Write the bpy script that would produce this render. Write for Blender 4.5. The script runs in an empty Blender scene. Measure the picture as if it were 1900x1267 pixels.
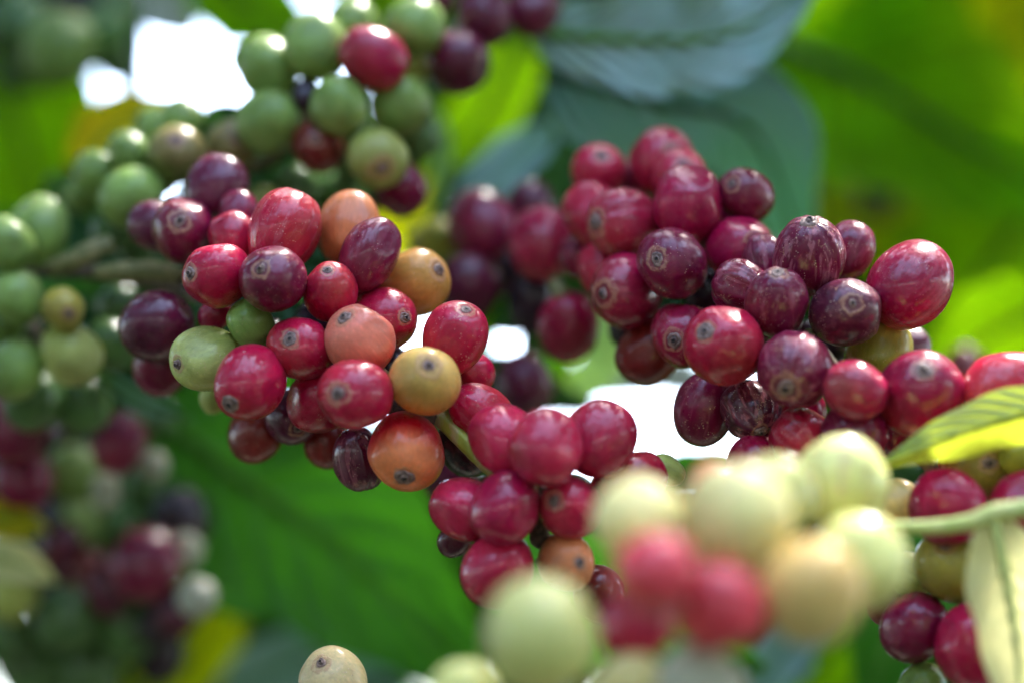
import bpy, math, random
import numpy as np
from mathutils import Vector, Matrix

C = bpy.context.scene.collection
S = bpy.context.scene
R = math.radians
rng = random.Random(7)
nrg = np.random.RandomState(11)

# ---------------------------------------------------------------- camera, light, exposure
D = 0.60                                   # focus distance, metres
PX = 0.0001                                # one photo pixel at the focus distance, metres
PITCH = 12.0
cam = bpy.data.cameras.new('camera'); co = bpy.data.objects.new('camera', cam); C.objects.link(co)
co.location = (0, 0, 1.5); co.rotation_euler = (R(90 + PITCH), 0, 0)
cam.sensor_width = 36; cam.lens = 36 * D / (1900 * PX)
cam.clip_start = 0.01; cam.clip_end = 2000
cam.dof.use_dof = True; cam.dof.focus_distance = D; cam.dof.aperture_fstop = 3.3
cam.dof.aperture_blades = 9
S.camera = co
bpy.context.view_layer.update()
CM = co.matrix_world.copy(); CR = CM.to_3x3(); CP = CM.translation.copy()

SUN = Vector((0.28, 0.36, 0.89)).normalized()
w = bpy.data.worlds.new('World'); S.world = w; w.use_nodes = True
nt = w.node_tree; nt.nodes.clear()
sky = nt.nodes.new('ShaderNodeTexSky'); sky.sky_type = 'NISHITA'; sky.sun_disc = False
sky.sun_elevation = math.asin(SUN.z); sky.sun_rotation = math.atan2(SUN.x, SUN.y)
sky.air_density = 1.0; sky.dust_density = 3.0; sky.ozone_density = 1.0
bg = nt.nodes.new('ShaderNodeBackground'); bg.inputs['Strength'].default_value = 0.15
wo = nt.nodes.new('ShaderNodeOutputWorld')
nt.links.new(sky.outputs[0], bg.inputs[0]); nt.links.new(bg.outputs[0], wo.inputs[0])
sl = bpy.data.lights.new('sun', 'SUN'); sl.energy = 3.2; sl.angle = R(14); sl.color = (1, .96, .9)
so = bpy.data.objects.new('sun', sl); C.objects.link(so)
so.rotation_euler = SUN.to_track_quat('Z', 'Y').to_euler(); so.location = (0, 0, 4)
S.view_settings.view_transform = 'Standard'; S.view_settings.look = 'None'
S.view_settings.exposure = 3.9; S.view_settings.gamma = 1
S.view_settings.use_curve_mapping = False
S.cycles.use_denoising = True
S.cycles.max_bounces = 8; S.cycles.transmission_bounces = 6; S.cycles.diffuse_bounces = 4

# ---------------------------------------------------------------- helpers
def W(px, py, z=0.0):
    """photo pixel + millimetres behind the focus plane -> world point"""
    d = D + z / 1000.0
    k = PX * d / D
    return CP + CR @ Vector(((px - 950) * k, -(py - 633.5) * k, -d))
def dirw(x, y, zc):                        # image right, image down, towards camera
    return (CR @ Vector((x, -y, zc))).normalized()
def meshobj(name, verts, faces, mat, parent=None, smooth=True):
    me = bpy.data.meshes.new(name)
    me.from_pydata([tuple(v) for v in verts], [], faces)
    if smooth: me.polygons.foreach_set('use_smooth', [True] * len(me.polygons))
    me.materials.append(mat); me.update()
    o = bpy.data.objects.new(name, me); C.objects.link(o)
    if parent: o.parent = parent
    return o
def empty(name, loc, rot=None):
    o = bpy.data.objects.new(name, None); C.objects.link(o)
    o.empty_display_size = 0.005
    m = Matrix.Translation(loc)
    if rot is not None: m = m @ rot.to_4x4()
    o.matrix_world = m
    return o
def tag(o, label=None, cat=None, group=None, kind=None):
    if label: o['label'] = label
    if cat: o['category'] = cat
    if group: o['group'] = group
    if kind: o['kind'] = kind
    return o
def snoise(P, f, seed, n=7):
    """smooth pseudo noise in about -1..1"""
    r = np.random.RandomState(seed & 0x7fffffff)
    out = np.zeros(len(P))
    for i in range(n):
        k = r.normal(size=3); k *= f * r.uniform(.6, 1.5) / np.linalg.norm(k)
        out += np.sin(P @ k + r.uniform(0, 6.28))
    return out / (n ** .5) * .9
def setcol(me, name, arr):
    a = me.color_attributes.new(name, 'FLOAT_COLOR', 'POINT')
    a.data.foreach_set('color', np.asarray(arr, dtype=np.float32).ravel())

class N:
    def __init__(s, name):
        s.m = bpy.data.materials.new(name); s.m.use_nodes = True
        s.t = s.m.node_tree; s.t.nodes.clear()
        s.out = s.t.nodes.new('ShaderNodeOutputMaterial')
    def n(s, typ, **kw):
        x = s.t.nodes.new('ShaderNode' + typ)
        for k, v in kw.items(): setattr(x, k, v)
        return x
    def l(s, a, b): s.t.links.new(a, b)
    def math(s, op, a, b=None, clamp=False):
        x = s.n('Math', operation=op); x.use_clamp = clamp
        for i, v in enumerate((a, b)):
            if v is None: continue
            if isinstance(v, (int, float)): x.inputs[i].default_value = v
            else: s.l(v, x.inputs[i])
        return x.outputs[0]
    def mix(s, f, a, b, blend='MIX'):
        x = s.n('Mix', data_type='RGBA', blend_type=blend)
        for i, v in ((0, f), (6, a), (7, b)):
            if isinstance(v, (int, float)): x.inputs[i].default_value = v
            elif isinstance(v, tuple): x.inputs[i].default_value = (*v, 1)
            else: s.l(v, x.inputs[i])
        return x.outputs[2]
    def ramp(s, v, a, b, lo=0., hi=1.):
        x = s.n('MapRange'); x.clamp = True; x.interpolation_type = 'SMOOTHSTEP'
        s.l(v, x.inputs[0])
        for i, q in enumerate((a, b, lo, hi)): x.inputs[i + 1].default_value = q
        return x.outputs[0]
    def noise(s, vec, scale, detail=3, rough=.55, dist=0.):
        x = s.n('TexNoise'); s.l(vec, x.inputs['Vector'])
        x.inputs['Scale'].default_value = scale; x.inputs['Detail'].default_value = detail
        x.inputs['Roughness'].default_value = rough; x.inputs['Distortion'].default_value = dist
        return x.outputs[0]
    def coords(s, k, scale=(1, 1, 1)):
        tc = s.n('TexCoord'); oi = s.n('ObjectInfo')
        mp = s.n('Mapping'); mp.inputs['Scale'].default_value = tuple(k * q for q in scale)
        s.l(tc.outputs['Object'], mp.inputs['Vector'])
        ad = s.n('VectorMath', operation='ADD'); s.l(mp.outputs[0], ad.inputs[0])
        sc = s.math('MULTIPLY', oi.outputs['Random'], 37.)
        s.l(sc, ad.inputs[1]); return ad.outputs[0]

# ---------------------------------------------------------------- materials
def mat_skin():
    a = N('cherry_skin')
    col = a.n('VertexColor', layer_name='skin').outputs[0]
    tv = a.n('VertexColor', layer_name='marks')
    sep = a.n('SeparateColor'); a.l(tv.outputs[0], sep.inputs[0])
    tip, wear, streak = sep.outputs[0], sep.outputs[1], sep.outputs[2]
    P = a.coords(160.); PL = a.coords(160., (1, 1, .16))
    # lengthways fibres
    fib = a.noise(PL, 9., 4, .6)
    f1 = a.ramp(fib, .5, .78)
    c = a.mix(a.math('MULTIPLY', f1, .28), col, a.mix(1., col, (2.0, 1.7, 1.7), 'MULTIPLY'))
    f2 = a.ramp(fib, .5, .25)
    c = a.mix(a.math('MULTIPLY', f2, .35), c, a.mix(1., c, (.45, .5, .6), 'MULTIPLY'))
    # heavy streaks on drying fruit
    st = a.ramp(a.noise(a.coords(160., (1, 1, .10)), 4.5, 3, .6), .52, .62)
    c = a.mix(a.math('MULTIPLY', a.math('MULTIPLY', st, streak), .7), c, (.38, .12, .15))
    # scurfy bloom patches
    bl = a.ramp(a.noise(P, 2.4, 5, .62), .5, .72)
    c = a.mix(a.math('MULTIPLY', a.math('MULTIPLY', bl, wear), .22), c, (.34, .10, .10))
    # specks
    def specks(sc, size, dens, colr, c, amount):
        v = a.n('TexVoronoi'); v.feature = 'F1'; a.l(P, v.inputs['Vector']); v.inputs['Scale'].default_value = sc
        dd = a.ramp(v.outputs['Distance'], size, size * .45)
        s2 = a.n('SeparateColor'); a.l(v.outputs['Color'], s2.inputs[0])
        keep = a.math('LESS_THAN', s2.outputs[0], dens)
        clus = a.ramp(a.noise(P, 1.9, 3), .48, .62)
        m = a.math('MULTIPLY', a.math('MULTIPLY', dd, keep), clus)
        m = a.math('MULTIPLY', a.math('MULTIPLY', m, amount), wear, True)
        return a.mix(m, c, colr), m
    c, m1 = specks(10., .24, .35, (.62, .38, .26), c, 1.1)
    c, m2 = specks(17., .32, .22, (.75, .55, .45), c, 1.0)
    c, m3 = specks(8., .14, .25, (.03, .015, .01), c, .9)
    # winding scar lines
    sc = a.n('TexVoronoi'); sc.feature = 'DISTANCE_TO_EDGE'
    dst = a.n('VectorMath', operation='MULTIPLY_ADD')
    nz = a.n('TexNoise'); a.l(P, nz.inputs['Vector']); nz.inputs['Scale'].default_value = 3.
    a.l(nz.outputs['Color'], dst.inputs[0]); dst.inputs[1].default_value = (.7, .7, .7); a.l(P, dst.inputs[2])
    a.l(dst.outputs[0], sc.inputs['Vector']); sc.inputs['Scale'].default_value = 1.5
    ln = a.ramp(sc.outputs['Distance'], .018, .004)
    lm = a.ramp(a.noise(P, 2.1, 2), .56, .64)
    lm = a.math('MULTIPLY', a.math('MULTIPLY', ln, lm), wear)
    c = a.mix(a.math('MULTIPLY', lm, .75), c, (.50, .28, .17))
    # corky ring round the calyx scar
    wob = a.math('MULTIPLY', a.math('SUBTRACT', a.noise(P, 3.2, 4), .5), .36)
    tt = a.math('ADD', tip, wob)
    ring = a.math('MULTIPLY', a.ramp(tt, .17, .22), a.ramp(tt, .34, .27))
    ring = a.math('MULTIPLY', ring, a.ramp(a.noise(P, 9., 3), .3, .55, .25, 1.))
    c = a.mix(a.math('MULTIPLY', ring, .6), c, (.42, .22, .13))
    inner = a.ramp(tt, .22, .14)
    c = a.mix(a.math('MULTIPLY', inner, .6), c, (.13, .04, .04))
    b = a.n('BsdfPrincipled')
    a.l(c, b.inputs['Base Color'])
    ro = a.ramp(a.noise(P, 3.0, 5, .7), .3, .7, .20, .42)
    ro = a.math('ADD', ro, a.math('MULTIPLY', ring, .3)); ro = a.math('ADD', ro, a.math('MULTIPLY', wear, .06))
    a.l(ro, b.inputs['Roughness'])
    b.inputs['Specular IOR Level'].default_value = .15
    sc0 = a.n('SeparateColor'); a.l(col, sc0.inputs[0])
    a.l(a.ramp(sc0.outputs[1], .08, .19, .6, .22), b.inputs['Coat Weight'])
    cr = a.math('ADD', a.ramp(a.noise(P, 4.5, 4, .7), .35, .7, .05, .22), a.math('MULTIPLY', wear, .08)); a.l(cr, b.inputs['Coat Roughness'])
    b.inputs['Subsurface Weight'].default_value = .12
    b.inputs['Subsurface Radius'].default_value = (1., .35, .2)
    b.inputs['Subsurface Scale'].default_value = .002
    bp = a.n('Bump'); bp.inputs['Strength'].default_value = .5; bp.inputs['Distance'].default_value = .0004
    h = a.math('ADD', a.noise(P, 2.2, 4, .5), a.math('MULTIPLY', fib, .22))
    h = a.math('ADD', h, a.math('MULTIPLY', m1, .5)); h = a.math('ADD', h, a.math('MULTIPLY', ring, .5))
    h = a.math('SUBTRACT', h, a.math('MULTIPLY', a.math('MULTIPLY', st, streak), .35))
    a.l(h, bp.inputs['Height']); a.l(bp.outputs[0], b.inputs['Normal'])
    a.l(b.outputs[0], a.out.inputs[0]); return a.m
def mat_simple(name, c1, c2, scale, rough=.6, bump=.4, lo=.4, hi=.65, stretch=(1, 1, 1)):
    a = N(name); P = a.coords(160., stretch); nz = a.noise(P, scale, 5, .65)
    b = a.n('BsdfPrincipled'); a.l(a.mix(a.ramp(nz, lo, hi), c1, c2), b.inputs['Base Color'])
    b.inputs['Roughness'].default_value = rough
    bp = a.n('Bump'); bp.inputs['Strength'].default_value = bump; bp.inputs['Distance'].default_value = .0003
    a.l(nz, bp.inputs['Height']); a.l(bp.outputs[0], b.inputs['Normal'])
    a.l(b.outputs[0], a.out.inputs[0]); return a.m
def mat_leaf(name, c1, c2, tr, tw, rough=.35, vein=(.2, .35, .08), spec=.5, spots=None, under=None):
    """c1/c2 blade colours, tr colour of light passing through, tw its share"""
    a = N(name); P = a.coords(1.)
    lv = a.n('VertexColor', layer_name='leafuv'); sp = a.n('SeparateColor'); a.l(lv.outputs[0], sp.inputs[0])
    t, u, rnd = sp.outputs
    au = a.math('ABSOLUTE', a.math('SUBTRACT', u, .5))
    ph = a.math('SUBTRACT', a.math('MULTIPLY', t, 9.), a.math('MULTIPLY', au, 5.5))
    saw = a.math('ABSOLUTE', a.math('SUBTRACT', a.math('FRACT', ph), .5))
    vn = a.ramp(saw, .12, .0)
    mid = a.ramp(au, .035, .012)
    vv = a.math('MAXIMUM', a.math('MULTIPLY', vn, .55), mid)
    nz = a.noise(P, 55., 4, .6); nf = a.noise(P, 420., 3, .6)
    base = a.mix(a.ramp(nz, .35, .68), c1, c2)
    base = a.mix(a.math('MULTIPLY', a.ramp(nf, .45, .7), .25), base, a.mix(1., base, (.6, .65, .5), 'MULTIPLY'))
    base = a.mix(a.math('MULTIPLY', vv, .25 if under or spots else .7), base, vein)
    if under: base = a.mix(a.math('MULTIPLY', a.ramp(a.math('ADD', u, a.math('MULTIPLY', a.math('SUBTRACT', nz, .5), .25)), .56, .48), .9), base, under)
    if spots:
        sm = a.ramp(a.noise(P, 90., 3, .5), .56, .68)
        base = a.mix(a.math('MULTIPLY', sm, .8), base, spots)
    b = a.n('BsdfPrincipled'); a.l(base, b.inputs['Base Color'])
    b.inputs['Roughness'].default_value = rough; b.inputs['Specular IOR Level'].default_value = spec
    trn = a.n('BsdfTranslucent')
    tc = a.mix(a.ramp(nz, .3, .7), tr, tuple(q * .62 for q in tr))
    tc = a.mix(a.math('MULTIPLY', vv, .2 if under or spots else .85), tc, tuple(q * .25 for q in tr))
    a.l(tc, trn.inputs[0])
    ms = a.n('MixShader'); ms.inputs[0].default_value = tw
    a.l(b.outputs[0], ms.inputs[1]); a.l(trn.outputs[0], ms.inputs[2])
    bp = a.n('Bump'); bp.inputs['Strength'].default_value = .15 if under or spots else .7; bp.inputs['Distance'].default_value = .0004 if under or spots else .0016
    a.l(a.math('ADD', saw, a.math('MULTIPLY', nf, .3)), bp.inputs['Height']); a.l(bp.outputs[0], b.inputs['Normal'])
    a.l(ms.outputs[0], a.out.inputs[0]); return a.m

M_SKIN = mat_skin()
def mat_calyx():
    a = N('calyx_cork'); P = a.coords(160.); nz = a.noise(P, 6., 5, .65)
    lv = a.n('VertexColor', layer_name='pit'); sp = a.n('SeparateColor'); a.l(lv.outputs[0], sp.inputs[0])
    b = a.n('BsdfPrincipled'); c = a.mix(a.ramp(nz, .32, .6), (.07, .035, .035), (.27, .17, .14))
    a.l(a.mix(sp.outputs[0], c, (.012, .008, .008)), b.inputs['Base Color']); b.inputs['Roughness'].default_value = .6
    bp = a.n('Bump'); bp.inputs['Strength'].default_value = .8; bp.inputs['Distance'].default_value = .0003
    a.l(nz, bp.inputs['Height']); a.l(bp.outputs[0], b.inputs['Normal']); a.l(b.outputs[0], a.out.inputs[0]); return a.m
M_CALYX = mat_calyx()
M_STALK = mat_simple('stalk_green', (.10, .11, .03), (.26, .22, .09), 3., .6, .6)
M_TWIG = mat_simple('branch_green', (.30, .33, .04), (.44, .36, .16), 2.2, .5, .8, .42, .6, (1, 1, .2))
ML_STEM = mat_simple('stem_light_green', (.34,.42,.10),(.48,.50,.18), 1.5, .45, .3)
M_BARK = mat_simple('branch_bark', (.045, .03, .02), (.16, .11, .07), 2.5, .8, 1.)
ML = {
 'bright': mat_leaf('leaf_backlit', (.08, .24, .004), (.12, .29, .005), (.47, .95, .004), .90, .55, (.10, .25, .01), .15),
 'lime': mat_leaf('leaf_lime', (.22, .36, .005), (.30, .40, .006), (.84, .94, .004), .90, .55, (.2, .3, .01), .15),
 'mid': mat_leaf('leaf_mid', (.03, .15, .008), (.045, .19, .010), (.085, .42, .012), .34, .45, (.07, .22, .03), .3),
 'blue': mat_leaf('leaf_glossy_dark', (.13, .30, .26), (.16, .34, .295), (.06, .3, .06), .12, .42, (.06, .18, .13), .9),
 'sage': mat_leaf('leaf_glossy_pale', (.24, .42, .39), (.31, .49, .46), (.1, .35, .1), .12, .4, (.16, .32, .25), 1.),
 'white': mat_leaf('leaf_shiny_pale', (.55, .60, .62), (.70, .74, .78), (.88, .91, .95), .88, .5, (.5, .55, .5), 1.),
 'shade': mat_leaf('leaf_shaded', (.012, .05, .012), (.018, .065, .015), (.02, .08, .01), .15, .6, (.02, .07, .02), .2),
 'yellow': mat_leaf('leaf_yellow', (.85, .66, .01), (.88, .70, .03), (.97, .80, .01), .85, .45, (.6, .55, .1)),
 'fresh': mat_leaf('leaf_fresh', (.22, .40, .10), (.36, .46, .08), (.72, .86, .06), .5, .4, (.45, .5, .12), .5, (.40, .25, .10), (.60, .60, .03)),
 'cream': mat_leaf('leaf_cream', (.74, .72, .26), (.82, .78, .36), (.95, .92, .45), .62, .45, (.6, .62, .25), .5, (.35, .45, .20)),
 'pale': mat_leaf('leaf_pale_green', (.20, .40, .12), (.28, .46, .16), (.4, .7, .15), .4, .4, (.35, .5, .25)),
}
# ---------------------------------------------------------------- colours of fruit (stalk end, calyx end)
CO = {
 'R': ((0.3142, 0.0030, 0.0404), (0.2475, 0.0030, 0.0357)),      # crimson
 'B': ((0.4496, 0.0047, 0.0415), (0.3715, 0.0062, 0.0367)),      # bright red
 'P': ((0.4290, 0.0132, 0.0528), (0.3410, 0.0099, 0.0396)),      # pinkish red
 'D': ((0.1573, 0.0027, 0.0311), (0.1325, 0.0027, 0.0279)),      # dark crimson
 'U': ((.095, .006, .026), (.070, .006, .024)),    # purple
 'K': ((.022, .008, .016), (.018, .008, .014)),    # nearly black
 'I': ((0.1920, 0.0176, 0.0144), (0.1360, 0.0120, 0.0112)),      # brick
 'S': ((.62, .055, .075), (.62, .17, .11)),        # salmon
 'O': ((.56, .15, .05), (.60, .20, .08)),         # orange
 'T': ((.42, .24, .035), (.46, .22, .05)),         # tan yellow
 'Y': ((.62, .22, .05), (.60, .37, .10)),          # yellow orange
 'Q': ((.50, .006, .022), (.62, .17, .06)),       # red turning orange
 'G': ((.16, .25, .055), (.18, .26, .07)),        # green
 'H': ((.34, .38, .09), (.38, .40, .12)),         # light green
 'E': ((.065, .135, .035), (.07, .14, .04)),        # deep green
 'V': ((.26, .26, .030), (.30, .25, .045)),        # olive
 'W': ((.56, .56, .17), (.58, .57, .20)),          # pale green
 'X': ((.66, .58, .22), (.68, .58, .24)),          # pale yellow
 'Z': ((.66, .42, .13), (.66, .50, .18)),          # peach
 'J': ((.26, .05, .02), (.24, .18, .03)),          # dull olive red
 'C': ((.40, .40, .30), (.40, .40, .30)),
 'L': ((.60, .045, .065), (.56, .05, .06)),
 'M': ((.22, .27, .05), (.26, .28, .07)),
 'F': ((.52, .40, .17), (.56, .42, .20)),          # cream
 'N': ((.12, .22, .04), (.19, .15, .05)),          # green with brown red tip
}
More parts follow.
